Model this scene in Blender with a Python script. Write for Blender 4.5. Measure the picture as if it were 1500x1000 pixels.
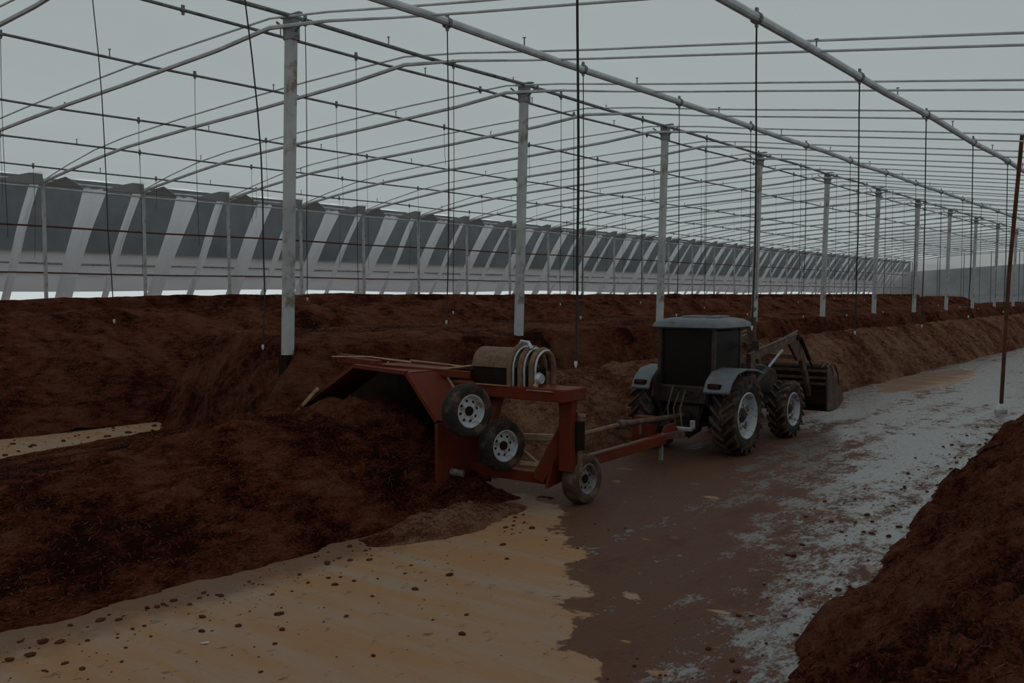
import bpy, math, random
import numpy as np
from mathutils import Vector, Matrix
random.seed(7); RNG = np.random.default_rng(7)
for o in list(bpy.data.objects): bpy.data.objects.remove(o, do_unlink=True)
scene = bpy.context.scene; COL = scene.collection

# ------------------------------------------------------------------ camera, sky, exposure
CAM_H = 2.67; FPX = 1350.0
PITCH = math.atan(70 / FPX); YAW = math.atan(1065 / FPX * math.cos(PITCH))
cam_d = bpy.data.cameras.new('camera'); cam = bpy.data.objects.new('camera', cam_d); COL.objects.link(cam)
cam_d.sensor_width = 36; cam_d.lens = FPX * 36 / 1500; cam_d.clip_end = 500
cam.location = (0, 0, CAM_H); cam.rotation_euler = (math.pi / 2 - PITCH, 0, YAW)
scene.camera = cam
world = bpy.data.worlds.new('overcast_sky'); scene.world = world; world.use_nodes = True
bg = world.node_tree.nodes['Background']
bg.inputs['Color'].default_value = (0.90, 0.975, 0.985, 1); bg.inputs['Strength'].default_value = 1.0
vs = scene.view_settings
vs.view_transform = 'Standard'; vs.look = 'None'; vs.gamma = 1.0; vs.use_curve_mapping = False
vs.exposure = -0.70

# ------------------------------------------------------------------ materials
def new_mat(name):
    m = bpy.data.materials.new(name); m.use_nodes = True
    nt = m.node_tree; nt.nodes.clear()
    out = nt.nodes.new('ShaderNodeOutputMaterial'); return m, nt, out
def nd(nt, t, **kw):
    n = nt.nodes.new(t)
    for k, v in kw.items(): setattr(n, k, v)
    return n
def noise(nt, vec, scale, detail=4, rough=0.55):
    n = nd(nt, 'ShaderNodeTexNoise'); n.inputs['Scale'].default_value = scale
    n.inputs['Detail'].default_value = detail; n.inputs['Roughness'].default_value = rough
    nt.links.new(vec, n.inputs['Vector']); return n.outputs['Fac']
def ramp(nt, fac, stops):
    r = nd(nt, 'ShaderNodeValToRGB'); e = r.color_ramp.elements
    while len(e) < len(stops): e.new(0.5)
    for i, (p, c) in enumerate(stops):
        e[i].position = p; e[i].color = (c, c, c, 1) if isinstance(c, (int, float)) else (*c, 1)
    nt.links.new(fac, r.inputs['Fac']); return r.outputs['Color']
def mth(nt, op, a, b=None, c=None, clamp=False):
    n = nd(nt, 'ShaderNodeMath', operation=op); n.use_clamp = clamp
    for i, v in enumerate((a, b, c)):
        if v is None: continue
        if isinstance(v, (int, float)): n.inputs[i].default_value = v
        else: nt.links.new(v, n.inputs[i])
    return n.outputs[0]
def mixc(nt, f, a, b):
    n = nd(nt, 'ShaderNodeMix', data_type='RGBA')
    for s, v in ((n.inputs[0], f), (n.inputs[6], a), (n.inputs[7], b)):
        if isinstance(v, (int, float)): s.default_value = v
        elif isinstance(v, tuple): s.default_value = (*v, 1)
        else: nt.links.new(v, s)
    return n.outputs[2]
def simple(name, col, rough=0.6, metal=0.0, vary=0.25, scale=6, bump=0.0, dirt=None, dirt_amt=0.5, spec=0.25):
    """painted or bare surface with mottled tone, optional dirt patches"""
    m, nt, out = new_mat(name)
    tc = nd(nt, 'ShaderNodeTexCoord'); p = nd(nt, 'ShaderNodeBsdfPrincipled')
    n = noise(nt, tc.outputs['Object'], scale, 5)
    lo = tuple(c * (1 - vary) for c in col); hi = tuple(min(1, c * (1 + vary)) for c in col)
    c = ramp(nt, n, [(0.3, lo), (0.7, hi)])
    if dirt:
        n2 = noise(nt, tc.outputs['Object'], scale * 0.7 + 2, 6, 0.65)
        f = ramp(nt, n2, [(0.60 - dirt_amt * 0.3, 0.0), (0.72 - dirt_amt * 0.2, 1.0)])
        c = mixc(nt, f, c, dirt)
    nt.links.new(c, p.inputs['Base Color'])
    p.inputs['Specular IOR Level'].default_value = spec; p.inputs['Roughness'].default_value = rough; p.inputs['Metallic'].default_value = metal
    if bump:
        b = nd(nt, 'ShaderNodeBump'); b.inputs['Strength'].default_value = bump; b.inputs['Distance'].default_value = 0.01
        nt.links.new(noise(nt, tc.outputs['Object'], scale * 8, 4), b.inputs['Height']); nt.links.new(b.outputs[0], p.inputs['Normal'])
    nt.links.new(p.outputs[0], out.inputs[0]); return m
def film_mat(name, tcol, dcol, clear=0.06, scale=(0.25, 0.06, 0.25)):
    """milky plastic film: passes scattered daylight"""
    m, nt, out = new_mat(name)
    tc = nd(nt, 'ShaderNodeTexCoord'); mp = nd(nt, 'ShaderNodeMapping'); mp.inputs['Scale'].default_value = scale
    nt.links.new(tc.outputs['Object'], mp.inputs['Vector'])
    n = noise(nt, mp.outputs[0], 1.0, 6, 0.6)
    c = ramp(nt, n, [(0.25, tuple(v * 0.93 for v in tcol)), (0.75, tcol)])
    t = nd(nt, 'ShaderNodeBsdfTranslucent'); nt.links.new(c, t.inputs['Color'])
    d = nd(nt, 'ShaderNodeBsdfDiffuse'); d.inputs['Color'].default_value = (*dcol, 1)
    mx = nd(nt, 'ShaderNodeMixShader'); mx.inputs[0].default_value = 0.25
    nt.links.new(t.outputs[0], mx.inputs[1]); nt.links.new(d.outputs[0], mx.inputs[2])
    tr = nd(nt, 'ShaderNodeBsdfTransparent'); m2 = nd(nt, 'ShaderNodeMixShader'); m2.inputs[0].default_value = clear
    nt.links.new(mx.outputs[0], m2.inputs[1]); nt.links.new(tr.outputs[0], m2.inputs[2])
    nt.links.new(m2.outputs[0], out.inputs[0]); return m
def compost_mat(name, dark, mid, light, bias=0.0):
    m, nt, out = new_mat(name)
    tc = nd(nt, 'ShaderNodeTexCoord'); p = nd(nt, 'ShaderNodeBsdfPrincipled')
    v = tc.outputs['Object']
    mp = nd(nt, 'ShaderNodeMapping'); mp.inputs['Scale'].default_value = (1.0, 0.55, 1.6); mp.inputs['Rotation'].default_value = (0.3, 0.2, 0.5)
    nt.links.new(v, mp.inputs['Vector'])
    big = noise(nt, v, 0.9, 3); med = noise(nt, mp.outputs[0], 5.5, 6, 0.7); fine = noise(nt, mp.outputs[0], 38, 4, 0.7)
    s = mth(nt, 'ADD', mth(nt, 'MULTIPLY', big, 0.45), mth(nt, 'ADD', mth(nt, 'MULTIPLY', med, 0.45), mth(nt, 'MULTIPLY', fine, 0.35)))
    c = ramp(nt, s, [(0.555 - bias, dark), (0.635 - bias, mid), (0.735 - bias, light)])  # darker in the noise hollows: moist patches plus pit shade put into colour
    nt.links.new(c, p.inputs['Base Color']); p.inputs['Roughness'].default_value = 0.95; p.inputs['Specular IOR Level'].default_value = 0.03
    b = nd(nt, 'ShaderNodeBump'); b.inputs['Strength'].default_value = 1.0; b.inputs['Distance'].default_value = 0.09
    nt.links.new(mth(nt, 'ADD', med, mth(nt, 'MULTIPLY', fine, 0.5)), b.inputs['Height']); nt.links.new(b.outputs[0], p.inputs['Normal'])
    nt.links.new(p.outputs[0], out.inputs[0]); return m
def floor_mat():
    m, nt, out = new_mat('concrete_yard'); L = nt.links.new
    tc = nd(nt, 'ShaderNodeTexCoord'); p = nd(nt, 'ShaderNodeBsdfPrincipled'); v = tc.outputs['Object']
    sp = nd(nt, 'ShaderNodeSeparateXYZ'); L(v, sp.inputs[0]); X, Y = sp.outputs[0], sp.outputs[1]
    def stretched(sx, sy, sc, rot=0.0, det=5, ro=0.6):
        mp = nd(nt, 'ShaderNodeMapping'); mp.inputs['Scale'].default_value = (sx, sy, 1); mp.inputs['Rotation'].default_value = (0, 0, rot)
        L(v, mp.inputs['Vector']); return noise(nt, mp.outputs[0], sc, det, ro)
    edge = stretched(1, 1, 1.6, 0, 7, 0.65); edge2 = stretched(1, 0.7, 0.5, 0, 4)
    # signed distance to the wet edge in the foreground (positive = wet)
    d = mth(nt, 'ADD', mth(nt, 'ADD', X, 6.55), mth(nt, 'MULTIPLY', mth(nt, 'SUBTRACT', Y, 9.25), 0.74))
    d = mth(nt, 'ADD', d, mth(nt, 'MULTIPLY', mth(nt, 'SUBTRACT', edge, 0.5), 2.3))
    wet_a = mth(nt, 'MULTIPLY', d, 14.0, clamp=True)
    wet_b = mth(nt, 'MULTIPLY', mth(nt, 'ADD', mth(nt, 'SUBTRACT', Y, 9.5), mth(nt, 'MULTIPLY', mth(nt, 'SUBTRACT', edge, 0.5), 2.0)), 12.0, clamp=True)
    wet = mth(nt, 'MAXIMUM', wet_a, wet_b)
    inlane = mth(nt, 'MULTIPLY', mth(nt, 'ADD', X, 12.0), 4.0, clamp=True)
    wet = mth(nt, 'MULTIPLY', wet, inlane)
    # dry island far down the lane and scattered dry scraps
    ex = mth(nt, 'DIVIDE', mth(nt, 'ADD', X, 7.5), 1.05); ey = mth(nt, 'DIVIDE', mth(nt, 'SUBTRACT', Y, 30.5), 5.2)
    el = mth(nt, 'ADD', mth(nt, 'ADD', mth(nt, 'MULTIPLY', ex, ex), mth(nt, 'MULTIPLY', ey, ey)), mth(nt, 'MULTIPLY', edge, 1.6))
    isl = mth(nt, 'MULTIPLY', mth(nt, 'SUBTRACT', 1.7, el), 8.0, clamp=True)
    near = mth(nt, 'MULTIPLY', mth(nt, 'SUBTRACT', 13.5, Y), 0.6, clamp=True)
    scr = mth(nt, 'MULTIPLY', mth(nt, 'MULTIPLY', mth(nt, 'SUBTRACT', stretched(1.0, 1.5, 1.7, 0.4, 6, 0.6), 0.635), 30.0, clamp=True), near)
    dry = mth(nt, 'MAXIMUM', mth(nt, 'SUBTRACT', 1.0, wet), mth(nt, 'MAXIMUM', isl, scr))
    # tone of dry concrete: tan with greyer scuffs and brown specks
    scuff = stretched(0.35, 2.0, 1.2, -0.9, 6, 0.65); speck = stretched(1, 0.6, 9, 0.5, 4, 0.6); spd = stretched(1, 1, 3.2, 0.5, 4, 0.6)
    cd = mixc(nt, ramp(nt, scuff, [(0.42, 0.0), (0.70, 0.85)]), (0.345, 0.182, 0.090), (0.31, 0.245, 0.20))
    spm = mth(nt, 'MULTIPLY', ramp(nt, speck, [(0.60, 0.0), (0.68, 0.8)]), ramp(nt, spd, [(0.42, 0.0), (0.58, 1.0)]))
    cd = mixc(nt, spm, cd, (0.115, 0.062, 0.040))
    toe = mth(nt, 'MULTIPLY', mth(nt, 'ADD', mth(nt, 'SUBTRACT', -6.75, X), mth(nt, 'MULTIPLY', mth(nt, 'SUBTRACT', edge, 0.5), 1.5)), 2.2, clamp=True)
    toe = mth(nt, 'MULTIPLY', toe, mth(nt, 'MULTIPLY', mth(nt, 'ADD', X, 13.0), 1.0, clamp=True))
    cd = mixc(nt, mth(nt, 'MULTIPLY', toe, 0.75), cd, (0.13, 0.065, 0.04))
    # wet mud, lumpy, with standing water between lumps
    lump = stretched(1.5, 0.8, 2.3, 0.25, 7, 0.68); lump2 = stretched(2.2, 1.0, 7.5, 0.1, 5, 0.7)
    rut = stretched(1.3, 0.10, 1.0, 0.06, 3, 0.5)
    lump3 = stretched(2.4, 1.3, 17, 0.0, 3, 0.6)
    rel = mth(nt, 'ADD', mth(nt, 'ADD', mth(nt, 'MULTIPLY', lump, 0.40), mth(nt, 'ADD', mth(nt, 'MULTIPLY', lump2, 0.27), mth(nt, 'MULTIPLY', mth(nt, 'SUBTRACT', lump3, 0.5), 0.16))), mth(nt, 'MULTIPLY', rut, 0.33))
    cw = ramp(nt, rel, [(0.42, (0.085, 0.045, 0.030)), (0.52, (0.120, 0.052, 0.030)), (0.62, (0.085, 0.028, 0.015))])
    # how much water stands: rises down the lane and towards its far right side
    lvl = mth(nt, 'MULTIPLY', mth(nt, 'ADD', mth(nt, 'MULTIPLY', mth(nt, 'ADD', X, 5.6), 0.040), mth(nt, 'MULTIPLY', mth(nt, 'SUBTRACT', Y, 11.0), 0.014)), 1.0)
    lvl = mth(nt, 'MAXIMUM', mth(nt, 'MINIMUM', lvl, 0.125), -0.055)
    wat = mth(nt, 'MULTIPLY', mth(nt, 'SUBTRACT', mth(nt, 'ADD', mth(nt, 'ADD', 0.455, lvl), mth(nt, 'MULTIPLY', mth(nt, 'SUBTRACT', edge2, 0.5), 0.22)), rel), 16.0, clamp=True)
    cw = mixc(nt, mth(nt, 'MULTIPLY', wat, 0.8), cw, (0.20, 0.19, 0.187))  # pale silty water, with roof reflection brightness put into its colour
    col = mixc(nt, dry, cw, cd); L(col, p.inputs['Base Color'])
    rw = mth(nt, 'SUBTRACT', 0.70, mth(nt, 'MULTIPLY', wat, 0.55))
    rd = mth(nt, 'SUBTRACT', 0.72, mth(nt, 'MULTIPLY', ramp(nt, scuff, [(0.42, 0.0), (0.70, 1.0)]), 0.3))
    rr = nd(nt, 'ShaderNodeMix', data_type='FLOAT'); L(dry, rr.inputs[0]); L(rw, rr.inputs[2]); L(rd, rr.inputs[3]); L(rr.outputs[0], p.inputs['Roughness'])
    b = nd(nt, 'ShaderNodeBump'); b.inputs['Distance'].default_value = 0.06
    L(mth(nt, 'MULTIPLY', mth(nt, 'SUBTRACT', 1.0, dry), mth(nt, 'SUBTRACT', 0.75, mth(nt, 'MULTIPLY', wat, 0.45))), b.inputs['Strength'])
    L(rel, b.inputs['Height']); L(b.outputs[0], p.inputs['Normal'])
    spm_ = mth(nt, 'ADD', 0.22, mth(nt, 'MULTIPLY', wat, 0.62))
    sm = nd(nt, 'ShaderNodeMix', data_type='FLOAT'); L(dry, sm.inputs[0]); L(spm_, sm.inputs[2]); sm.inputs[3].default_value = 0.16; L(sm.outputs[0], p.inputs['Specular IOR Level'])
    L(p.outputs[0], out.inputs[0]); return m
M = {}
M['floor'] = floor_mat()
M['film'] = film_mat('roof_film', (0.80, 0.84, 0.84), (0.55, 0.58, 0.58))
M['strip'] = film_mat('wrapped_film', (0.62, 0.62, 0.645), (0.60, 0.60, 0.62), 0.0, (3, 3, 1))
M['skirt'] = film_mat('skirt_film', (0.40, 0.41, 0.44), (0.42, 0.43, 0.45), 0.0, (0.3, 0.3, 3))
M['net'] = simple('shade_net', (0.150, 0.165, 0.180), 0.9, 0, 0.12, 1.5)
M['curtain'] = simple('grey_curtain', (0.46, 0.47, 0.49), 0.9, 0, 0.2, 0.5)
M['steel'] = simple('galvanised_pipe', (0.52, 0.53, 0.55), 0.5, 0.0, 0.2, 3)
M['steel_d'] = simple('weathered_pipe', (0.20, 0.20, 0.21), 0.6, 0.0, 0.3, 3, dirt=(0.10, 0.055, 0.035), dirt_amt=0.3)
M['post'] = simple('white_post_paint', (0.45, 0.445, 0.45), 0.6, 0, 0.15, 2, dirt=(0.22, 0.17, 0.13), dirt_amt=0.25)
M['rust'] = simple('rusty_rail', (0.11, 0.045, 0.025), 0.8, 0, 0.3, 5)
M['wire'] = simple('black_tube', (0.030, 0.022, 0.018), 0.6, 0, 0.2, 4)
M['nozzle'] = simple('white_nozzle', (0.55, 0.55, 0.54), 0.5, 0, 0.1, 8)
M['compost'] = compost_mat('dark_compost', (0.018, 0.0045, 0.0016), (0.090, 0.021, 0.010), (0.155, 0.060, 0.034))
M['compost_t'] = compost_mat('turned_compost', (0.050, 0.015, 0.007), (0.145, 0.056, 0.033), (0.25, 0.135, 0.085), 0.03)
M['compost_b'] = compost_mat('old_compost', (0.026, 0.0070, 0.003), (0.110, 0.031, 0.016), (0.155, 0.063, 0.040), 0.01)
M['straw'] = simple('straw_fibre', (0.13, 0.052, 0.030), 0.9, 0, 0.6, 9, spec=0.05)
M['clod'] = simple('mud_clod', (0.09, 0.032, 0.018), 0.85, 0, 0.4, 9, spec=0.05)
M['red'] = simple('red_machine_paint', (0.140, 0.024, 0.012), 0.5, 0, 0.18, 3, bump=0.1, spec=0.10, dirt=(0.12, 0.035, 0.020), dirt_amt=0.35)
M['edge'] = simple('worn_metal_and_highlight', (0.36, 0.24, 0.15), 0.5, 0.2, 0.3, 9)  # tan bare metal, also the colour of painted edge highlights
M['tyre'] = simple('tyre_rubber', (0.030, 0.021, 0.017), 0.85, 0, 0.3, 5, dirt=(0.13, 0.080, 0.056), dirt_amt=0.3)
M['tyre_m'] = simple('muddy_tyre', (0.085, 0.050, 0.036), 0.9, 0, 0.35, 6, dirt=(0.16, 0.105, 0.075), dirt_amt=0.35)
M['rim'] = simple('pale_wheel_rim', (0.48, 0.50, 0.53), 0.45, 0.0, 0.12, 6, dirt=(0.16, 0.12, 0.09), dirt_amt=0.28)
M['rim_d'] = simple('dirty_wheel_rim', (0.26, 0.26, 0.28), 0.5, 0.1, 0.25, 6, dirt=(0.12, 0.08, 0.06), dirt_amt=0.5)
M['black'] = simple('black_iron', (0.020, 0.011, 0.007), 0.6, 0, 0.3, 6, spec=0.06)
M['char'] = simple('dark_tractor_body', (0.035, 0.025, 0.022), 0.5, 0, 0.3, 4, dirt=(0.09, 0.05, 0.035), dirt_amt=0.35)
M['grey'] = simple('blue_grey_panel', (0.135, 0.150, 0.165), 0.5, 0, 0.15, 4, dirt=(0.13, 0.09, 0.07), dirt_amt=0.3)
M['glass'] = simple('dark_cab_glass', (0.012, 0.009, 0.008), 0.35, 0, 0.2, 2)
M['glass'].node_tree.nodes['Principled BSDF'].inputs['Specular IOR Level'].default_value = 0.12
M['loader'] = simple('loader_paint', (0.085, 0.045, 0.032), 0.55, 0, 0.3, 5, dirt=(0.15, 0.095, 0.065), dirt_amt=0.4)
M['chrome'] = simple('bright_fitting', (0.42, 0.44, 0.47), 0.35, 0.4, 0.25, 20)
M['tan'] = simple('dusty_guard', (0.18, 0.115, 0.075), 0.7, 0, 0.3, 7, dirt=(0.13, 0.06, 0.04), dirt_amt=0.4)
M['lens'] = simple('tail_lens', (0.035, 0.010, 0.008), 0.3, 0, 0.2, 10)
M['white'] = simple('white_plastic', (0.5, 0.5, 0.5), 0.5)

# ------------------------------------------------------------------ mesh helpers
class MB:
    def __init__(s): s.v = []; s.f = []
    def add(s, vs, fs):
        o = len(s.v); s.v += [tuple(map(float, q)) for q in vs]; s.f += [tuple(o + i for i in q) for q in fs]; return s
    def box(s, c, size, rot=None):
        x, y, z = (q / 2 for q in size)
        p = [Vector(q) for q in ((-x,-y,-z),(x,-y,-z),(x,y,-z),(-x,y,-z),(-x,-y,z),(x,-y,z),(x,y,z),(-x,y,z))]
        if rot is not None: p = [rot @ q for q in p]
        return s.add([q + Vector(c) for q in p], [(3,2,1,0),(4,5,6,7),(0,1,5,4),(1,2,6,5),(2,3,7,6),(3,0,4,7)])
    def beam(s, a, b, w, h, up=(0, 0, 1)):
        a, b = Vector(a), Vector(b); d = (b - a); L = d.length; d.normalize()
        u = Vector(up); r = d.cross(u)
        if r.length < 1e-4: r = d.cross(Vector((1, 0, 0)))
        r.normalize(); u = r.cross(d)
        P = []
        for q in (a, b):
            for i, j in ((-1,-1),(1,-1),(1,1),(-1,1)): P.append(q + r * i * w / 2 + u * j * h / 2)
        return s.add(P, [(0,1,2,3),(7,6,5,4),(0,4,5,1),(1,5,6,2),(2,6,7,3),(3,7,4,0)])
    def tube(s, pts, r, n=8, cap=True, r2=None):
        pts = [Vector(q) for q in pts]; P = []; F = []; m = len(pts); ref = None
        for i, q in enumerate(pts):
            d = (pts[min(i + 1, m - 1)] - pts[max(i - 1, 0)]).normalized()
            if ref is None: ref = d.orthogonal().normalized()
            ref = (ref - d * ref.dot(d)).normalized(); b = d.cross(ref)
            rr = r[i] if isinstance(r, list) else r if r2 is None else r + (r2 - r) * i / max(1, m - 1)
            for k in range(n):
                a = 2 * math.pi * k / n; P.append(q + (ref * math.cos(a) + b * math.sin(a)) * rr)
        for i in range(m - 1):
            for k in range(n):
                F.append((i*n+k, i*n+(k+1)%n, (i+1)*n+(k+1)%n, (i+1)*n+k))
        if cap: F.append(tuple(range(n))[::-1]); F.append(tuple((m-1)*n+k for k in range(n)))
        return s.add(P, F)
    def lathe_x(s, prof, n=40, c=(0, 0, 0)):
        """profile of (x, radius) turned about the x axis"""
        P = []; F = []; m = len(prof)
        for x, r in prof:
            for k in range(n):
                a = 2 * math.pi * k / n; P.append((c[0] + x, c[1] + r * math.cos(a), c[2] + r * math.sin(a)))
        for i in range(m - 1):
            for k in range(n): F.append((i*n+k, i*n+(k+1)%n, (i+1)*n+(k+1)%n, (i+1)*n+k))
        return s.add(P, F)
    def prism(s, poly, axis, a, b):
        """polygon (two other axes in order) extruded along axis 'x' 'y' or 'z'"""
        n = len(poly)
        def mk(u, v, w): return {'x': (w, u, v), 'y': (u, w, v), 'z': (u, v, w)}[axis]
        P = [mk(u, v, a) for u, v in poly] + [mk(u, v, b) for u, v in poly]
        F = [tuple(range(n))[::-1], tuple(range(n, 2 * n))] + [(i, (i+1)%n, n+(i+1)%n, n+i) for i in range(n)]
        return s.add(P, F)
    def mesh(s, name, mat, smooth=35):
        me = bpy.data.meshes.new(name); me.from_pydata(s.v, [], s.f)
        import bmesh
        bm = bmesh.new(); bm.from_mesh(me); bmesh.ops.recalc_face_normals(bm, faces=bm.faces); bm.to_mesh(me); bm.free()
        if smooth:
            me.shade_smooth(); me.set_sharp_from_angle(angle=math.radians(smooth))
        me.materials.append(mat); return me
    def build(s, name, mat, parent=None, smooth=35, bevel=0.0):
        o = bpy.data.objects.new(name, s.mesh(name, mat, smooth)); COL.objects.link(o)
        if parent: o.parent = parent
        if bevel:
            b = o.modifiers.new('bevel', 'BEVEL'); b.width = bevel; b.segments = 2; b.limit_method = 'ANGLE'; b.angle_limit = math.radians(40)
        return o
def link(name, mesh, parent=None, loc=(0, 0, 0), rot=None):
    o = bpy.data.objects.new(name, mesh); COL.objects.link(o)
    if parent: o.parent = parent
    o.location = loc
    if rot is not None: o.rotation_euler = rot
    return o
def tag(o, label=None, cat=None, group=None, kind=None):
    for k, v in (('label', label), ('category', cat), ('group', group), ('kind', kind)):
        if v: o[k] = v
    return o
def empty(name, loc=(0, 0, 0)):
    o = bpy.data.objects.new(name, None); o.empty_display_size = 0.2; COL.objects.link(o); o.location = loc; return o
ORD = ['first', 'second', 'third', 'fourth', 'fifth', 'sixth', 'seventh', 'eighth', 'ninth', 'tenth', 'eleventh', 'twelfth',
       'thirteenth', 'fourteenth', 'fifteenth', 'sixteenth', 'seventeenth', 'eighteenth', 'nineteenth', 'twentieth']
def vnoise(x, y, seed):
    xi = np.floor(x).astype(np.int64); yi = np.floor(y).astype(np.int64); xf = x - xi; yf = y - yi
    def h(a, b):
        n = (a * 374761393 + b * 668265263 + seed * 974711) & 0xffffffff
        n = ((n ^ (n >> 13)) * 1274126177) & 0xffffffff
        return ((n ^ (n >> 16)) & 0xffff) / 65535.0
    u = xf * xf * (3 - 2 * xf); w = yf * yf * (3 - 2 * yf)
    return (h(xi, yi) * (1-u) + h(xi+1, yi) * u) * (1-w) + (h(xi, yi+1) * (1-u) + h(xi+1, yi+1) * u) * w
def fbm(x, y, seed, octs=5, gain=0.55):
    a = 1.0; t = 0; s = 0
    for i in range(octs):
        t = t + a * (vnoise(x * 2**i + 17.3 * i, y * 2**i + 5.1 * i, seed + i) - 0.5); s += a; a *= gain
    return t / s * 2
def grid_mesh(name, X, Y, Z, mat):
    m, n = X.shape
    V = np.stack([X, Y, Z], -1).reshape(-1, 3)
    i = np.arange(m * n).reshape(m, n)
    F = np.stack([i[:-1, :-1], i[:-1, 1:], i[1:, 1:], i[1:, :-1]], -1).reshape(-1, 4)
    me = bpy.data.meshes.new(name); me.vertices.add(len(V)); me.vertices.foreach_set('co', V.ravel())
    me.loops.add(F.size); me.loops.foreach_set('vertex_index', F.ravel().astype(np.int32))
    me.polygons.add(len(F)); me.polygons.foreach_set('loop_start', np.arange(0, F.size, 4, dtype=np.int32))
    me.update(calc_edges=True); me.validate(); me.shade_smooth(); me.materials.append(mat); return me
def soup(name, V, F, mat):
    me = bpy.data.meshes.new(name); k = F.shape[1]
    me.vertices.add(len(V)); me.vertices.foreach_set('co', V.astype(np.float32).ravel())
    me.loops.add(F.size); me.loops.foreach_set('vertex_index', F.ravel().astype(np.int32))
    me.polygons.add(len(F)); me.polygons.foreach_set('loop_start', np.arange(0, F.size, k, dtype=np.int32))
    me.update(calc_edges=True); me.materials.append(mat); return me

# ------------------------------------------------------------------ floor
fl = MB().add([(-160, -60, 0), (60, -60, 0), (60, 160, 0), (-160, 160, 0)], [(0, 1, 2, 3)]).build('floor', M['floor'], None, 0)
tag(fl, 'tan concrete yard floor, dry in front and wet with mud beyond', None, None, 'structure')

# ------------------------------------------------------------------ roof: film, trusses
PROF = [(-26.35, 5.82), (-25.0, 6.12), (-22.9, 6.50), (-19.8, 6.72), (-15.7, 6.93), (-11.9, 7.02), (-8.7, 6.56), (-6.4, 6.27), (-2.0, 5.70), (2.0, 5.15), (6.0, 4.5), (9.0, 3.8)]
PX = [p[0] for p in PROF]; PZ = [p[1] for p in PROF]
def roof_z(x): return float(np.interp(x, PX, PZ))
YEND = 99.0; YBACK = -11.7
xs = np.unique(np.concatenate([np.linspace(-26.35, 9, 90), PX])); ys = np.arange(YBACK, YEND + 0.01, 0.5)
GX, GY = np.meshgrid(xs, ys)
phase = ((GY - 9.27) / 3.0) % 1.0
GZ = np.interp(GX, PX, PZ) + 0.06 + 0.10 * np.sin(np.pi * phase) ** 2 + 0.03 * fbm(GX * 0.4, GY * 0.4, 3)
ceil = link('ceiling', grid_mesh('ceiling', GX, GY, GZ, M['film']))
tag(ceil, 'milky plastic film greenhouse roof on pipe arches', None, None, 'structure')
ux = [x for x in np.linspace(-26.3, 9, 26)]
um = MB().tube([(x, 0, roof_z(x)) for x in ux], 0.017, 6).mesh('arch_pipe', M['steel'])
def low_z(x):
    return roof_z(x) - float(np.interp(x, [-26.3, -24, -16, -13, -11.9, -10, 9], [0.04, 0.24, 0.30, 0.22, 0.12, 0.14, 0.14]))
lm = MB().tube([(x, 0, low_z(x)) for x in ux], [float(np.interp(x, [-26, -12, -10], [0.040, 0.036, 0.017])) for x in ux], 6).mesh('lower_chord', M['steel'])
wb = MB()
for i in range(1, len(ux) - 1, 2): wb.tube([(ux[i], 0, roof_z(ux[i])), (ux[i], 0, low_z(ux[i]))], 0.016, 5)
YTR = [9.27 + 3.0 * j for j in range(-3, 30)]
for y in YTR:
    a = link('arch_pipe', um, ceil, (0, y, 0)); link('lower_chord', lm, a)

# ------------------------------------------------------------------ longitudinal pipes with clamps
PURL = [(-4.5, 0.055, 'thick roof pipe nearest the camera, crossing the top right corner', 3.70, 10.3 - 7.4),
        (-8.7, 0.058, 'thick roof pipe running between the camera side and the column row', 3.36, 9.6 - 10.08),
        (-11.72, 0.034, 'roof pipe running along the front side of the column heads', 3.5, 6.1 - 3.5),
        (-12.75, 0.026, 'roof pipe running just behind the column heads', 3.5, 4.6),
        (-15.7, 0.024, 'thin roof pipe, nearest of the four behind the column row', 3.5, 3.2),
        (-19.8, 0.024, 'thin roof pipe, second of the four behind the column row', 3.5, 4.4),
        (-22.9, 0.024, 'thin roof pipe, third of the four behind the column row', 3.5, 6.2),
        (-25.0, 0.022, 'thin roof pipe, last before the open side wall', 3.5, 7.9)]
clamp_mesh = {}
def purlin_z(i, x): return roof_z(x) - (0.16, 0.16, 0.03, 0.03, 0.12, 0.12, 0.12, 0.10)[i]
WIRE_AT = []
for i, (x, r, lab, sp, y0) in enumerate(PURL):
    z = purlin_z(i, x); root = empty('roof_pipe', (x, YBACK, z)); tag(root, lab, 'pipe', 'long roof pipes')
    pts = [(0, t, 0.02 * math.sin(t * 0.9 + i)) for t in np.arange(0, YEND - YBACK + 0.1, 3.0)]
    MB().tube(pts, r, 10).build('pipe', M['steel'] if i < 2 else M['steel_d'], root)
    cm = MB().lathe_x([(-0.03, r * 1.02), (-0.03, r * 1.35), (0.03, r * 1.35), (0.03, r * 1.02)], 10)
    cm.v = [(b, a, c) for a, b, c in cm.v]; cm.box((0, 0, r * 1.3 + 0.02), (0.03, 0.05, 0.05)).box((0, 0, -r * 1.3 - 0.015), (0.03, 0.04, 0.04))
    cmesh = cm.mesh('clamp', M['steel_d'])
    pm = MB().tube([(0, 0, r * 0.8), (0, 0, r + 0.11)], 0.011, 6).box((0, 0, r + 0.115), (0.05, 0.03, 0.012)).mesh('clip_pin', M['steel_d'])
    for k in range(24):
        y = y0 + k * sp
        if y > 62: break
        if y < 0.5: continue
        link('clamp', cmesh, root, (0, y - YBACK, 0)); WIRE_AT.append((i, k, x, y, z - r))
        link('clip_pin', pm, root, (0, y - YBACK + sp * 0.52, 0))

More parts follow.
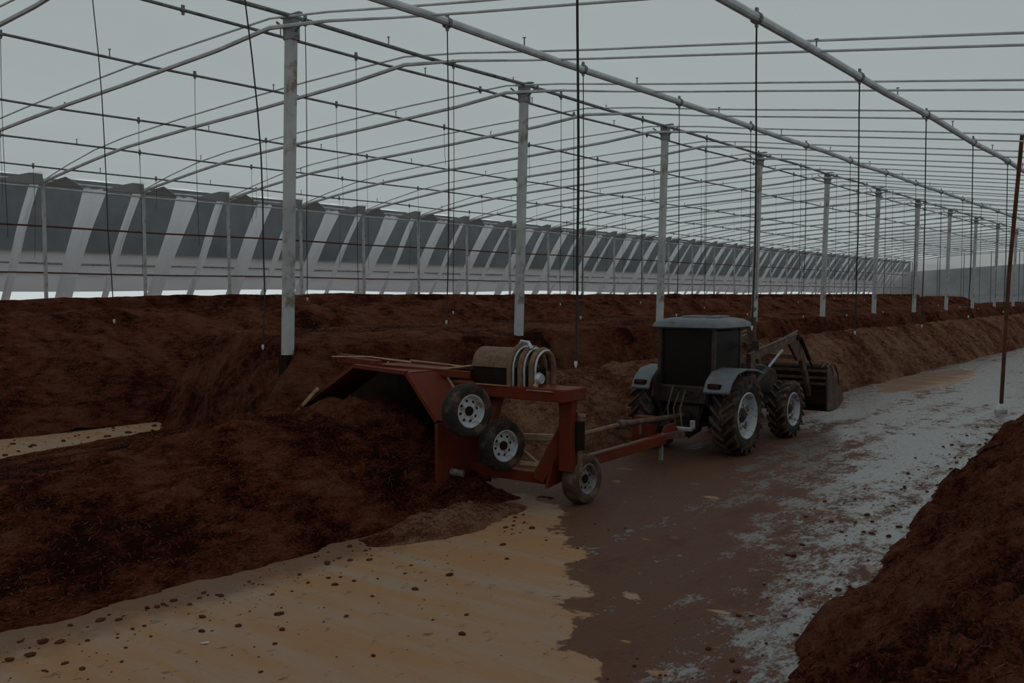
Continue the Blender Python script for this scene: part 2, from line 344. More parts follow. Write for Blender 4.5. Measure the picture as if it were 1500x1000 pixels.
# ------------------------------------------------------------------ columns
for k in range(15):
    y = 9.27 + 6 * k; root = empty('support_post', (-11.9, y, 0))
    lab = ('white steel column nearest the camera, tallest in the row' if k == 0 else
           'white steel column, %s from the left in the middle row' % ORD[k])
    tag(root, lab, 'column', 'white columns of the middle row')
    dx, dy = 0.10, 0.12
    MB().beam((0, 0, 0), (dx, dy, 6.98), 0.15, 0.15, (0, 1, 0)).build('shaft', M['post'], root, 0, 0.012)
    MB().box((dx, dy, 6.80), (0.19, 0.19, 0.34)).build('head_sleeve', M['steel_d'], root, 0, 0.01)
    MB().box((dx, dy, 7.02), (0.46, 0.07, 0.035)).beam((dx, dy, 6.7), (dx - 0.36, dy, 6.98), 0.03, 0.03).beam((dx, dy, 6.7), (dx + 0.36, dy, 6.93), 0.03, 0.03).build('bracket', M['steel_d'], root, 0)
    MB().box((0.02, 0.024, 0.85), (0.20, 0.20, 1.7)).build('rubber_sleeve', M['black'], root, 0, 0.01)

# ------------------------------------------------------------------ open side wall on the left
wall = MB()
XW, XO = -26.35, -29.7
nb = np.arange(-2, YEND + 40, 0.5)
netv = []; 
for y in nb: netv += [(XO, y, 4.0), (XO + 0.1 * math.sin(y * 1.3), y, 5.2), (XO, y, 6.35)]
wall.v = netv; n = len(nb)
wall.f = [(3*i+j, 3*i+3+j, 3*i+4+j, 3*i+1+j) for i in range(n - 1) for j in (0, 1)]
wl = wall.build('wall_left', M['net']); tag(wl, 'grey shade net closing the open side wall', None, None, 'structure')
sk = MB()
for y in nb:
    for q, z in enumerate((2.78, 3.0, 3.30, 3.34, 3.62, 3.66, 4.02)):
        sk.v.append((XO + 0.12 + (0.10 if q in (2, 4) else 0) + 0.03 * math.sin(y * 2.1 + q), y, z + 0.05 * math.sin(y * 0.35) * (q == 0)))
sk.f = [(7*i+j, 7*i+7+j, 7*i+8+j, 7*i+1+j) for i in range(n - 1) for j in range(6)]
sk.build('skirt_film', M['skirt'], wl)
for x, z, r, mt in ((XW, 5.80, 0.035, 'steel'), (XW, 5.62, 0.025, 'steel'), (XO + 0.25, 3.62, 0.022, 'steel_d'), (XW - 0.05, 4.55, 0.028, 'rust'), (XW - 0.05, 3.25, 0.022, 'rust')):
    MB().tube([(x, t, z + 0.015 * math.sin(t * 0.7)) for t in np.arange(-2, YEND, 2.0)], r, 8).build('rail', M[mt], wl)
wpm = MB().tube([(0, 0, 0), (0.02, 0, 3), (0, 0, 5.8)], 0.055, 8).mesh('wall_post', M['post'])
def strip_mesh(w, seed):
    rows = 14; cols = 5; V = []; F = []
    for i in range(rows + 1):
        t = i / rows; xx = XW + 0.02 - 3.05 * (1 - t) ** 1.0; zz = 5.72 * t + 0.9 * (1 - t)
        for j in range(cols + 1):
            u = j / cols - 0.5; ww = w * (0.80 + 0.35 * t + 0.1 * math.sin(6 * t + seed))
            V.append((xx + 0.05 * math.sin(9 * t + 5 * u + seed), u * ww + 0.03 * math.sin(7 * t + seed), zz + 0.03 * math.sin(11 * u + 4 * t + seed)))
    for i in range(rows):
        for j in range(cols):
            a = i * (cols + 1) + j; F.append((a, a + 1, a + cols + 2, a + cols + 1))
    return MB().add(V, F).mesh('film_strut', M['strip'], 0)
wide = [strip_mesh(0.60, s) for s in range(3)]; thin = [strip_mesh(0.26, s + 5) for s in range(3)]
fl1 = MB().add([(0, -1.45, 0), (0, 0, 0), (-0.02, -0.02, 0.0), (0.55, -0.12, 0.22), (0.35, -0.55, 0.16)], [(0, 1, 3, 4)])
def flap(a, b, pk, h):
    m = MB(); base = [(-0.0, a, -0.12), (0.0, b, -0.12)]; P = [(0, a, -0.10), (0.12, a + (pk - a) * 0.5, -0.02 + h * 0.45), (0.22, pk, h), (0.22, pk + 0.02, h), (0.10, pk + (b - pk) * 0.6, h * 0.3), (0, b, -0.10)]
    Q = [(p[0] - 0.03, p[1], p[2] - 0.02) for p in P]; k = len(P)
    m.add(P + Q, [tuple(range(k)), tuple(range(k, 2 * k))[::-1]] + [(i, (i+1) % k, k + (i+1) % k, k + i) for i in range(k)])
    return m.mesh('eave_flap', M['curtain'], 0)
fa, fb = flap(-1.25, 0.05, -0.10, 0.26), flap(0.1, 1.15, 0.55, 0.15)
YW = [9.27 + 3 * j for j in range(0, 30)]
for j, y in enumerate(YW):
    link('wall_post', wpm, wl, (XW, y, 0))
    link('film_strut', wide[j % 3], wl, (0, y + 1.45, 0)); link('film_strut', thin[j % 3], wl, (0, y - 0.25, 0))
    link('eave_flap', fa, wl, (XW + 0.14, y - 0.1, 5.80)); link('eave_flap', fb, wl, (XW + 0.14, y - 0.1, 5.80))

# ------------------------------------------------------------------ end walls and right wall
def gable(y, name, lab):
    xs_ = np.linspace(-26.35, 9, 40)
    P = [(x, y, 0) for x in xs_] + [(x, y, roof_z(x) + 0.06) for x in xs_]; k = len(xs_)
    o = MB().add(P, [(i, i + 1, k + i + 1, k + i) for i in range(k - 1)]).build(name, M['film'], None, 0); tag(o, lab, None, None, 'structure'); return o
wf = gable(YEND, 'wall_far', 'film gable wall at the far end')
gable(YBACK, 'wall_near', 'film gable wall behind the camera')
c = MB(); xs_ = np.linspace(-29.5, 9, 60)
for x in xs_:
    zt = float(np.interp(x, [-29.5, -26, -16, 9], [4.8, 4.9, 5.5, 5.0]))
    dy = 0.12 * math.sin(x * 4.1)
    for z in (2.6, zt): c.v.append((x, YEND - 0.4 + dy, z))
c.f = [(2*i, 2*i+2, 2*i+3, 2*i+1) for i in range(len(xs_) - 1)]
c.build('curtain', M['curtain'], wf)
c = MB()
for x in xs_:
    for z in (0.0, 2.62): c.v.append((x, YEND - 0.5 + 0.1 * math.sin(x * 3), z))
c.f = [(2*i, 2*i+2, 2*i+3, 2*i+1) for i in range(len(xs_) - 1)]
c.build('curtain_skirt', M['skirt'], wf)
for x in np.arange(-26, 9, 2.4): MB().tube([(x, YEND - 0.7, 0), (x, YEND - 0.7, roof_z(x))], 0.04, 6).build('gable_post', M['steel_d'], wf)
o = MB().add([(9, YBACK, 0), (9, YEND, 0), (9, YEND, 3.86), (9, YBACK, 3.86)], [(0, 1, 2, 3)]).build('wall_right', M['film'], None, 0)
tag(o, 'low film wall on the right side', None, None, 'structure')

# ------------------------------------------------------------------ compost windrows
def straw_on(root, X, Y, Z, count, seed, L=(0.03, 0.10), w=0.007, view=None):
    rng = np.random.default_rng(seed); m, n = X.shape
    i = rng.integers(1, m - 1, count); j = rng.integers(1, n - 1, count)
    fx = rng.random(count); 
    p = np.stack([X[i, j] + (X[i, j - 1] - X[i, j]) * fx, Y[i, j] + (Y[i - 1, j] - Y[i, j]) * fx * rng.random(count), np.maximum(Z[i, j], Z[i, j] + (Z[i, j - 1] - Z[i, j]) * fx)], -1)
    keep = Z[i, j] > 0.03; p = p[keep]; k = len(p)
    du = np.stack([X[i, j + 1] - X[i, j - 1], Y[i, j + 1] - Y[i, j - 1], Z[i, j + 1] - Z[i, j - 1]], -1)[keep]
    dv = np.stack([X[i + 1, j] - X[i - 1, j], Y[i + 1, j] - Y[i - 1, j], Z[i + 1, j] - Z[i - 1, j]], -1)[keep]
    du /= np.linalg.norm(du, axis=1, keepdims=True); dv /= np.linalg.norm(dv, axis=1, keepdims=True)
    a = rng.random(k) * 2 * np.pi; nn = np.cross(du, dv); nn *= np.sign(nn[:, 2:3])
    t = du * np.cos(a)[:, None] + dv * np.sin(a)[:, None] + nn * (rng.random(k) * 0.5 - 0.05)[:, None]
    b = np.cross(t, nn); b /= np.linalg.norm(b, axis=1, keepdims=True) + 1e-9
    ln = (L[0] + (L[1] - L[0]) * rng.random(k) ** 2)[:, None]; p = p + nn * 0.008
    q0, q1 = p - t * ln / 2, p + t * ln / 2; bb = b * w / 2
    V = np.stack([q0 - bb, q0 + bb, p + nn * 0.006 + bb * 1.3, q1, p + nn * 0.006 - bb * 1.3], 1).reshape(-1, 3)
    F = np.arange(k * 5).reshape(-1, 5)
    o = link('straw_litter', soup('straw_litter', V, F, M['straw']), root); tag(o, None, None, None, 'stuff')
def bed(name, lab, xr, yr, res, hfun, namp, nscale, mat, straw=0, seed=1, group='compost windrows', yres=None, sl=(0.03, 0.10), sw=0.007, far=None):
    xs = np.arange(xr[0], xr[1] + 1e-6, res)
    if far:  # finer near, coarser far
        ys = [yr[0]]; 
        while ys[-1] < yr[1]: ys.append(ys[-1] + max(res, res * (ys[-1] + 3) / far))
        ys = np.array(ys)
    else: ys = np.arange(yr[0], yr[1] + 1e-6, yres or res)
    X, Y = np.meshgrid(xs, ys)
    wob = 0.18 * fbm(X * 0.35, Y * 0.35, seed + 50, 3) + 0.16 * fbm(X * 1.7, Y * 1.7, seed + 70, 4)
    Z = hfun(X + wob, Y + wob)
    env = np.clip(Z / 0.25, 0, 1)
    Z = Z + env * (namp * fbm(X / nscale, Y / nscale, seed, 6, 0.6) + namp * 0.45 * np.abs(fbm(X / nscale * 3.1 + Y, Y / nscale * 3.1, seed + 9, 4)))
    Z = np.where(Z < 0.004, -0.03, Z)
    root = link(name, grid_mesh(name, X, Y, Z, mat)); tag(root, lab, 'compost pile', group)
    if straw: straw_on(root, X, Y, Z, straw, seed, sl, sw)
    return root
def ridge(xc, hw, hy, p=1.35):
    def f(X, Y):
        t = np.abs(X - np.interp(Y, *xc)) / hw
        return np.interp(Y, *hy) * np.clip(1 - t ** p, -0.2, 1)
    return f
bed('compost_windrow', 'dark compost windrow in the foreground entering the red turner', (-11.8, -6.9), (-0.5, 9.75), 0.045,
    ridge(([0, 2, 9], [-9.5, -9.45, -9.2]), 1.9, ([-0.5, 2, 3.8, 5.5, 6.9, 7.9, 8.9, 9.3, 9.62], [0.25, 0.42, 0.66, 1.00, 1.18, 1.22, 1.2, 0.75, -0.05])), 0.19, 0.62, M['compost'], 9000, 11, sl=(0.03, 0.08), sw=0.006)
bed('compost_windrow', 'lighter freshly turned windrow running away behind the tractor', (-11.9, -8.05), (9.5, 96), 0.055,
    ridge(([9, 40, 96], [-9.95, -10.0, -10.0]), 1.62, ([9.3, 10.2, 14, 18, 26, 60, 96], [0.9, 1.15, 1.20, 1.24, 1.46, 1.46, 1.4])), 0.12, 0.6, M['compost_t'], 26000, 12, far=22, sl=(0.04, 0.13), sw=0.008)
def bed2(X, Y):
    prof = np.interp(X, [-17.9, -17.2, -16.2, -12.9, -11.75, -10.95], [0, 1.5, 1.9, 1.95, 1.82, 0])
    nose = np.interp(X, [-17.5, -14, -11.0], [10.4, 9.1, 8.1])
    return np.minimum(prof, (Y - nose) * 1.75)
bed('compost_bed', 'long flat-topped brown compost bed around the white columns', (-18.0, -10.8), (7.6, 96), 0.08, bed2, 0.10, 0.9, M['compost_b'], 16000, 13, far=24, sl=(0.05, 0.14), sw=0.010)
def bed3(X, Y):
    prof = np.interp(X, [-24.2, -23.6, -22.5, -20.5, -19.3, -17.7], [0, 1.9, 2.2, 2.18, 1.5, 0])
    return prof * np.interp(Y, [2, 8, 11.6, 18, 30], [0.92, 0.96, 1.0, 1.04, 1.06])
bed('compost_bed', 'rough broken compost heap at left behind the bare concrete strip', (-24.3, -17.6), (1.5, 96), 0.09, bed3, 0.24, 1.1, M['compost_b'], 12000, 14, far=26, sl=(0.05, 0.16), sw=0.012)
def bed4(X, Y):
    return np.interp(X, [-26.2, -25.6, -24.9, -24.2], [2.3, 2.5, 2.5, 0.6]) * np.interp(Y, [5, 10.5, 14, 22, 40], [0.98, 1.0, 1.03, 1.06, 1.05])
bed('compost_bed', 'furthest low compost bank along the foot of the open side wall', (-26.25, -24.15), (3, 97), 0.10, bed4, 0.07, 1.0, M['compost_b'], 0, 15, far=20)
def bed5(X, Y):
    edge = np.interp(Y, [2, 6, 7.1, 8.7, 13.5, 22.5, 40], [-2.25, -2.44, -2.65, -2.6, -3.1, -3.55, -4.0])
    crest = np.interp(Y, [2, 6, 13, 40], [-0.6, -0.9, -1.2, -1.6])
    h = np.interp(Y, [2.0, 5, 9, 14, 40], [0.85, 0.95, 1.1, 1.15, 1.1])
    t = (X - edge) / (crest - edge); r = (1.9 - X) / (1.9 - crest)
    return h * np.clip(np.minimum(np.where(t > 0, np.maximum(t, 0) ** 0.85, -0.05), r), -0.1, 1)
bed('compost_windrow', 'loose clumpy compost pile filling the bottom right corner', (-4.3, 2.0), (2.0, 45), 0.035, bed5, 0.27, 0.5, M['compost_b'], 22000, 16, far=9, sl=(0.03, 0.10), sw=0.005)
def bed6(X, Y):
    a = np.exp(-(((X + 7.15) / 0.42) ** 2 + ((Y - 7.9 - (X + 7.15) * 0.3) / 1.15) ** 2) * 1.1) * 0.22 - 0.05
    return a
bed('compost_heap', 'small pale heap spilled beside the turner side plate', (-8.0, -6.5), (6.2, 9.6), 0.03, bed6, 0.14, 0.22, M['compost_t'], 3500, 17, sl=(0.03, 0.08), sw=0.006)
def bed7(X, Y):
    edge = np.interp(Y, [2, 6.5, 10.2], [-15.0, -15.75, -16.7])
    return np.minimum(np.minimum((X - edge) * 0.09, 0.30), (10.6 - Y) * 0.9) * np.clip((-10.4 - X) / 0.4, -0.2, 1)
bed('compost_bed', 'low dark layer of compost between the foreground windrow and the bare strip', (-16.9, -10.5), (1.0, 10.6), 0.06, bed7, 0.07, 0.4, M['compost'], 5000, 18, sl=(0.04, 0.1), sw=0.008)
# crumbs of compost lying on the floor
ic = [(0,0,1),(.89,0,.45),(.28,.85,.45),(-.72,.53,.45),(-.72,-.53,.45),(.28,-.85,.45),(.72,.53,-.45),(-.28,.85,-.45),(-.89,0,-.45),(-.28,-.85,-.45),(.72,-.53,-.45),(0,0,-1)]
icf = [(0,1,2),(0,2,3),(0,3,4),(0,4,5),(0,5,1),(1,6,2),(2,6,7),(2,7,3),(3,7,8),(3,8,4),(4,8,9),(4,9,5),(5,9,10),(5,10,1),(1,10,6),(11,7,6),(11,8,7),(11,9,8),(11,10,9),(11,6,10)]
def crumbs(count, fx, seed, s0, s1, lab):
    rng = np.random.default_rng(seed); V = []; F = []
    base = np.array(ic)
    for i in range(count):
        x, y = fx(rng); s = s0 + (s1 - s0) * rng.random() ** 4
        q = base * (1 + 0.5 * (rng.random((12, 1)) - 0.5)) * s * np.array([1.3, 0.8 + rng.random(), 0.6]); q += (x, y, s * 0.3)
        F.append(np.array(icf) + 12 * i); V.append(q)
    o = link('compost_crumbs', soup('compost_crumbs', np.concatenate(V), np.concatenate(F), M['clod'])); tag(o, lab, 'crumbs', None, 'stuff')
def near_toe(r):
    y = 2.5 + 6.5 * r.random(); return -7.35 + abs(r.normal()) * 0.5 + 2.5 * r.random() ** 5, y
crumbs(380, near_toe, 3, 0.005, 0.030, 'brown crumbs scattered on the dry tan concrete')
def near_right(r):
    y = 4.5 + 16 * r.random() ** 1.3; return np.interp(y, [4, 8.7, 13.5, 22], [-2.5, -2.7, -3.2, -3.6]) - abs(r.normal()) * 0.5, y
crumbs(350, near_right, 4, 0.005, 0.028, 'brown crumbs along the foot of the right pile')
def strip_cr(r): return -15.2 - 2.6 * r.random(), 5 + 6 * r.random()
crumbs(160, strip_cr, 5, 0.01, 0.05, 'brown crumbs on the bare strip behind the windrow')
pc = MB().add([(0, 0, 0), (0.06, 0.01, 0.004), (0.11, 0.05, 0.012), (0.10, 0.08, 0.02), (0.03, 0.05, 0.006), (0, 0, -0.003), (0.06, 0.01, 0.001), (0.11, 0.05, 0.009), (0.10, 0.08, 0.017), (0.03, 0.05, 0.003)],
              [(0,1,2,3,4),(9,8,7,6,5),(0,5,6,1),(1,6,7,2),(2,7,8,3),(3,8,9,4),(4,9,5,0)]).build('plastic_scrap', M['white'])
pc.scale = (0.6, 0.6, 0.8); pc.location = (-6.15, 3.95, 0.006); tag(pc, 'tiny white plastic scrap lying on the dry tan concrete', 'scrap')

# ------------------------------------------------------------------ hanging sprinkler lines
noz = MB().lathe_x([(-0.025, 0.001), (-0.025, 0.012), (0.0, 0.016), (0.015, 0.010), (0.03, 0.008)], 8)
noz.v = [(b, c_, -a) for a, b, c_ in noz.v]; nozm = noz.mesh('nozzle', M['nozzle'])
PN = ['the thick pipe nearest the camera', 'the second thick pipe', 'the front pipe at the column heads', 'the pipe behind the column heads',
      'the nearest thin pipe behind the columns', 'the second thin pipe behind the columns', 'the third thin pipe behind the columns', 'the thin pipe by the side wall']
cnt = {}
for (i, k, x, y, z) in WIRE_AT:
    if i == 3 and k % 2: continue
    if i in (2, 4, 5, 6, 7) and y > 45: continue
    if i == 0 and y < 5 or i == 1 and y < 4: continue
    rs = random.Random(i * 100 + k)
    if i <= 1: bot = 2.05 + 0.25 * rs.random()
    elif i <= 3: bot = 2.3 + 0.4 * rs.random()
    else: bot = z - rs.choice([0.9, 1.6, 2.4, 3.2])
    c = cnt[i] = cnt.get(i, 0) + 1
    root = empty('sprinkler_line', (x, y, z)); L = z - bot
    tag(root, 'dark sprinkler tube hanging from %s, %s from the left' % (PN[i], ORD[c - 1]), 'sprinkler line', 'hanging sprinkler tubes')
    bend = 0.10 if (i == 1 and y < 8) or (i == 2 and y < 8) else 0.025
    pts = [(bend * math.sin(2.6 * t + rs.random()) * t, bend * 1.3 * math.sin(3.5 * t + i) * t + (0.35 * bend / 0.1 * t if bend > 0.05 else 0), -L * t) for t in np.linspace(0, 1, 9)]
    rr = (0.0115, 0.0085, 0.007, 0.006, 0.005, 0.005, 0.005, 0.005)[i]
    MB().tube(pts, rr, 6).build('tube', M['wire'], root)
    if i <= 2: link('nozzle', nozm, root, Vector(pts[-1]) - Vector((0, 0, 0.02)))
# leaning rusty prop at the right edge
root = empty('prop_pole', (-4.14, 23.1, 0)); tag(root, 'thin rusty pole standing in the wet lane at the right edge', 'pole')
MB().tube([(0, 0, 0.1), (0.17, -0.5, 3.0), (0.46, -1.1, 6.1)], 0.042, 10).build('shaft', M['rust'], root)
MB().lathe_x([(0, 0.001), (0, 0.13), (0.06, 0.14), (0.16, 0.09), (0.20, 0.05), (0.20, 0.001)], 14).build('footing', M['white'], root).rotation_euler = (0, -math.pi / 2, 0)

# ------------------------------------------------------------------ wheels
def road_wheel(root, loc, yaw, R, W, mt, mr, name='tyre'):
    """smooth trailer tyre with rim as sub-part; outer side faces +x"""
    h = W / 2; r = R * 0.60
    t = MB().lathe_x([(-h*0.75, r), (-h*0.98, r + (R-r)*0.35), (-h, R - (R-r)*0.42), (-h*0.86, R*0.955), (-h*0.70, R*0.985), (-h*0.25, R), (-h*0.22, R*0.985), (-h*0.05, R*0.985), (-h*0.02, R),
                       (h*0.25, R), (h*0.28, R*0.985), (h*0.42, R*0.985), (h*0.45, R*0.998), (h*0.70, R*0.985), (h*0.86, R*0.955), (h, R-(R-r)*0.42), (h*0.98, r+(R-r)*0.35), (h*0.75, r), (-h*0.75, r)], 48)
    ty = t.build(name, mt, root, 40); ty.location = loc; ty.rotation_euler = (0, 0, yaw)
    rm = MB().lathe_x([(-h*0.6, r*1.0), (h*0.72, r*1.0), (h*0.80, r*1.04), (h*0.86, r*0.99), (h*0.70, r*0.90), (h*0.30, r*0.84), (h*0.22, r*0.70), (h*0.34, r*0.55), (h*0.38, r*0.36), (h*0.36, r*0.30)], 40)
    rim = rm.build('rim', mr, ty, 40)
    MB().lathe_x([(h*0.1, r*0.31), (h*0.52, r*0.29), (h*0.60, r*0.20), (h*0.60, 0.001)], 20).build('hub', M['black'], ty)
    sl = MB().lathe_x([(0, 0.001), (0, r*0.085), (-0.02, r*0.085)], 10).mesh('slot', M['black'])
    for k in range(8):
        a = 2 * math.pi * k / 8 + 0.2; link('slot', sl, ty, (h * 0.295 + 0.006, r * 0.63 * math.cos(a), r * 0.63 * math.sin(a)))
    nt_ = MB().lathe_x([(0, 0.001), (0, r*0.05), (-0.02, r*0.05)], 6).mesh('wheel_nut', M['chrome'])
    for k in range(5):
        a = 2 * math.pi * k / 5; link('wheel_nut', nt_, ty, (h * 0.38 + 0.012, r * 0.43 * math.cos(a), r * 0.43 * math.sin(a)))
    return ty
def tractor_wheel(root, loc, side, R, W, nl, name):
    h = W / 2; r = R * 0.58; Rc = R * 0.925
    t = MB().lathe_x([(-h*0.8, r), (-h*0.96, r+(Rc-r)*0.25), (-h, r+(Rc-r)*0.6), (-h*0.90, Rc*0.95), (-h*0.6, Rc*0.99), (0, Rc), (h*0.6, Rc*0.99), (h*0.90, Rc*0.95), (h, r+(Rc-r)*0.6), (h*0.96, r+(Rc-r)*0.25), (h*0.8, r), (-h*0.8, r)], 48)
    ty = t.build(name, M['tyre'], root, 40); ty.location = loc
    if side < 0: ty.rotation_euler = (0, 0, math.pi)
    for sg in (1, -1):
        m = MB(); P = []
        n = 5
        for k in range(n):
            f = k / (n - 1); x = sg * (0.01 + f * h * 1.0); a = (0.30 * f) ; rb = Rc * (0.97 if f < 0.99 else 0.92); rt = R * (1 if f < 0.8 else 0.965)
            wd = 0.030 + 0.012 * f
            for (da, rad) in ((-wd / R, rb), (wd / R, rb), (wd * 0.7 / R, rt), (-wd * 0.7 / R, rt)):
                P.append((x, rad * math.sin(a * (1 if True else 1) + da), rad * math.cos(a + da)))
        F = [(0, 1, 2, 3), ((n-1)*4+3, (n-1)*4+2, (n-1)*4+1, (n-1)*4)]
        for k in range(n - 1):
            for j in range(4): F.append((k*4+j, k*4+(j+1)%4, k*4+4+(j+1)%4, k*4+4+j))
        lm_ = m.add(P, F).mesh('tread_lug', M['tyre_m'], 0)
        for k in range(nl):
            link('tread_lug', lm_, ty, (0, 0, 0), (-(2 * math.pi * (k + (0.5 if sg > 0 else 0)) / nl), 0, 0))
    MB().lathe_x([(-h*0.7, r*0.98), (h*0.80, r*0.98), (h*0.90, r*1.03), (h*0.96, r*0.98), (h*0.80, r*0.92), (h*0.25, r*0.86), (h*0.05, r*0.66), (h*0.12, r*0.56), (h*0.42, r*0.50), (h*0.46, r*0.40), (h*0.30, r*0.32)], 44).build('rim', M['rim'], ty, 40)
    MB().lathe_x([(0, r*0.36), (h*0.52, r*0.30), (h*0.55, r*0.18), (h*0.70, r*0.16), (h*0.70, 0.001)], 24).build('hub', M['char'], ty)
    lug = MB().lathe_x([(0.02, 0.001), (0.02, r*0.05), (-0.02, r*0.05)], 6).mesh('wheel_nut', M['rim_d'])
    for k in range(8):
        a = 2 * math.pi * k / 8; link('wheel_nut', lug, ty, (h*0.46, r*0.45*math.cos(a), r*0.45*math.sin(a)))
    if True:
        bk = MB().box((0, 0, 0), (0.05, 0.10, 0.09)).mesh('rim_lug', M['rim_d'], 0)
        for k in range(6):
            a = 2 * math.pi * k / 6 + 0.3; link('rim_lug', bk, ty, (h*0.22, r*0.80*math.cos(a), r*0.80*math.sin(a)), (a, 0, 0))
    return ty

# ------------------------------------------------------------------ tractor (origin below the rear axle, nose towards +y)
T = empty('tractor', (-7.25, 14.3, 0)); tag(T, 'dark tractor with grey roof, pale wheel rims and front bucket loader', 'tractor')
RR, FR = 0.655, 0.53
for s in (1, -1):
    tractor_wheel(T, (s * 0.76, 0, RR), s, RR, 0.40, 20, 'rear_tyre')
    tractor_wheel(T, (s * 0.68, 2.30, FR), s, FR, 0.32, 18, 'front_tyre')
    # fender: bent sheet over the rear wheel with a flat top and sloping tail
    prof = [(-0.76, 1.09), (-0.66, 1.26), (-0.44, 1.40), (-0.10, 1.445), (0.35, 1.40), (0.62, 1.33)]
    inn = [(u * 0.97 + 0.0, v - 0.035) for u, v in prof]
    xa, xb = (0.50, 0.96) if s > 0 else (-0.84, -0.50)
    f = MB().prism(prof + inn[::-1], 'x', xa, xb).build('fender', M['grey'], T, 30, 0.01)
    MB().prism([(-0.66, 0.95), (-0.62, 1.22), (-0.42, 1.38), (-0.10, 1.42), (0.35, 1.38), (0.55, 1.0), (0.3, 0.7), (-0.4, 0.7)], 'x', s * 0.50, s * 0.47).build('fender_side', M['char'], T, 0)
    tl = MB().box((s * 0.68, -0.705, 1.17), (0.24, 0.06, 0.10)).build('tail_light', M['black'], T, 0, 0.02)
    MB().box((s * 0.68, -0.74, 1.17), (0.17, 0.02, 0.06)).build('lens', M['lens'], tl, 0, 0.008)
MB().prism([(-0.35, 0.42), (-0.30, 0.80), (0.7, 0.86), (2.55, 0.86), (2.60, 0.50), (1.2, 0.40)], 'x', -0.22, 0.22).build('chassis', M['char'], T, 0, 0.02)
MB().lathe_x([(-0.60, 0.001), (-0.60, 0.10), (-0.3, 0.13), (-0.2, 0.19), (0.2, 0.19), (0.3, 0.13), (0.60, 0.10), (0.60, 0.001)], 20, (0, 0, RR)).build('rear_axle', M['black'], T)
MB().lathe_x([(-0.55, 0.001), (-0.55, 0.09), (-0.12, 0.08), (0, 0.13), (0.12, 0.08), (0.55, 0.09), (0.55, 0.001)], 16, (0, 2.30, FR)).build('front_axle', M['black'], T)
hd = MB().prism([(0.75, 0.85), (0.75, 1.42), (1.1, 1.46), (2.2, 1.34), (2.72, 1.20), (2.80, 1.05), (2.78, 0.78)], 'x', -0.31, 0.31).build('hood', M['char'], T, 30, 0.03)
for k in range(5): MB().box((0.318, 1.15 + k * 0.16, 1.12), (0.012, 0.05, 0.26)).build('vent', M['black'], hd, 0)
MB().prism([(2.80, 0.82), (2.83, 0.84), (2.83, 1.04), (2.80, 1.06)], 'x', -0.22, 0.22).build('grille', M['black'], hd, 0)
for s in (1, -1): MB().lathe_x([(0, 0.001), (0, 0.07), (0.05, 0.075)], 14, (0, 0, 0)).build('headlight', M['chrome'], hd).matrix_local = Matrix.Translation((s * 0.2, 2.80, 1.12)) @ Matrix.Rotation(-math.pi/2, 4, 'Z')
# cab
CR = [(-0.50, -0.34), (0.50, -0.34), (-0.50, 0.62), (0.50, 0.62)]
for (x, y) in CR: MB().beam((x * 1.0, y - (0.06 if y < 0 else 0), 0.88), (x * 0.98, y, 2.10), 0.065, 0.065).build('cab_post', M['char'], T, 0, 0.01)
MB().add([(-0.47, -0.36, 1.0), (0.47, -0.36, 1.0), (0.46, -0.32, 2.08), (-0.46, -0.32, 2.08), (-0.47, -0.345, 1.0), (0.47, -0.345, 1.0), (0.46, -0.305, 2.08), (-0.46, -0.305, 2.08)],
         [(0,1,2,3),(7,6,5,4),(0,4,5,1),(1,5,6,2),(2,6,7,3),(3,7,4,0)]).build('rear_window', M['glass'], T, 0)
MB().box((-0.505, 0.14, 1.55), (0.012, 0.9, 1.0)).build('side_window', M['glass'], T, 0)
MB().box((0.505, 0.14, 1.62), (0.012, 0.9, 0.85)).build('side_window', M['glass'], T, 0)
MB().box((0, 0.62, 1.72), (0.94, 0.012, 0.66)).build('windscreen', M['glass'], T, 0)
MB().box((0, 0.05, 0.98), (0.98, 0.9, 0.30)).build('cab_floor', M['char'], T, 0, 0.02)
MB().box((0, -0.05, 1.28), (0.5, 0.48, 0.14)).box((0, -0.24, 1.60), (0.48, 0.12, 0.6)).build('seat', M['loader'], T, 0, 0.04)
rf = MB()
for (z, e, r) in ((2.08, 0.0, 0.10), (2.11, 0.045, 0.14), (2.18, 0.02, 0.16), (2.235, -0.06, 0.18), (2.26, -0.18, 0.18)):
    x0, x1, y0, y1 = -0.62 - e, 0.62 + e, -0.42 - e, 0.86 + e
    for (cx, cy, a0) in ((x1 - r, y1 - r, 0), (x0 + r, y1 - r, 90), (x0 + r, y0 + r, 180), (x1 - r, y0 + r, 270)):
        for q in range(6):
            a = math.radians(a0 + q * 18); rf.v.append((cx + r * math.cos(a), cy + r * math.sin(a), z))
for l in range(4):
    for k in range(24): rf.f.append((l*24+k, l*24+(k+1)%24, l*24+24+(k+1)%24, l*24+24+k))
rf.f.append(tuple(range(24))[::-1]); rf.f.append(tuple(96 + k for k in range(24)))
rfo = rf.build('roof', M['grey'], T, 50)
for (x, y, sx, sy) in ((-0.1, 0.15, 0.35, 0.4), (0.22, 0.42, 0.25, 0.3), (0.3, 0.0, 0.2, 0.2)): MB().box((x, y, 2.27), (sx, sy, 0.05)).build('roof_hatch', M['grey'], rfo, 0, 0.02)
MB().box((0.3, 0.88, 2.13), (0.46, 0.06, 0.05)).build('roof_vent', M['black'], rfo, 0)
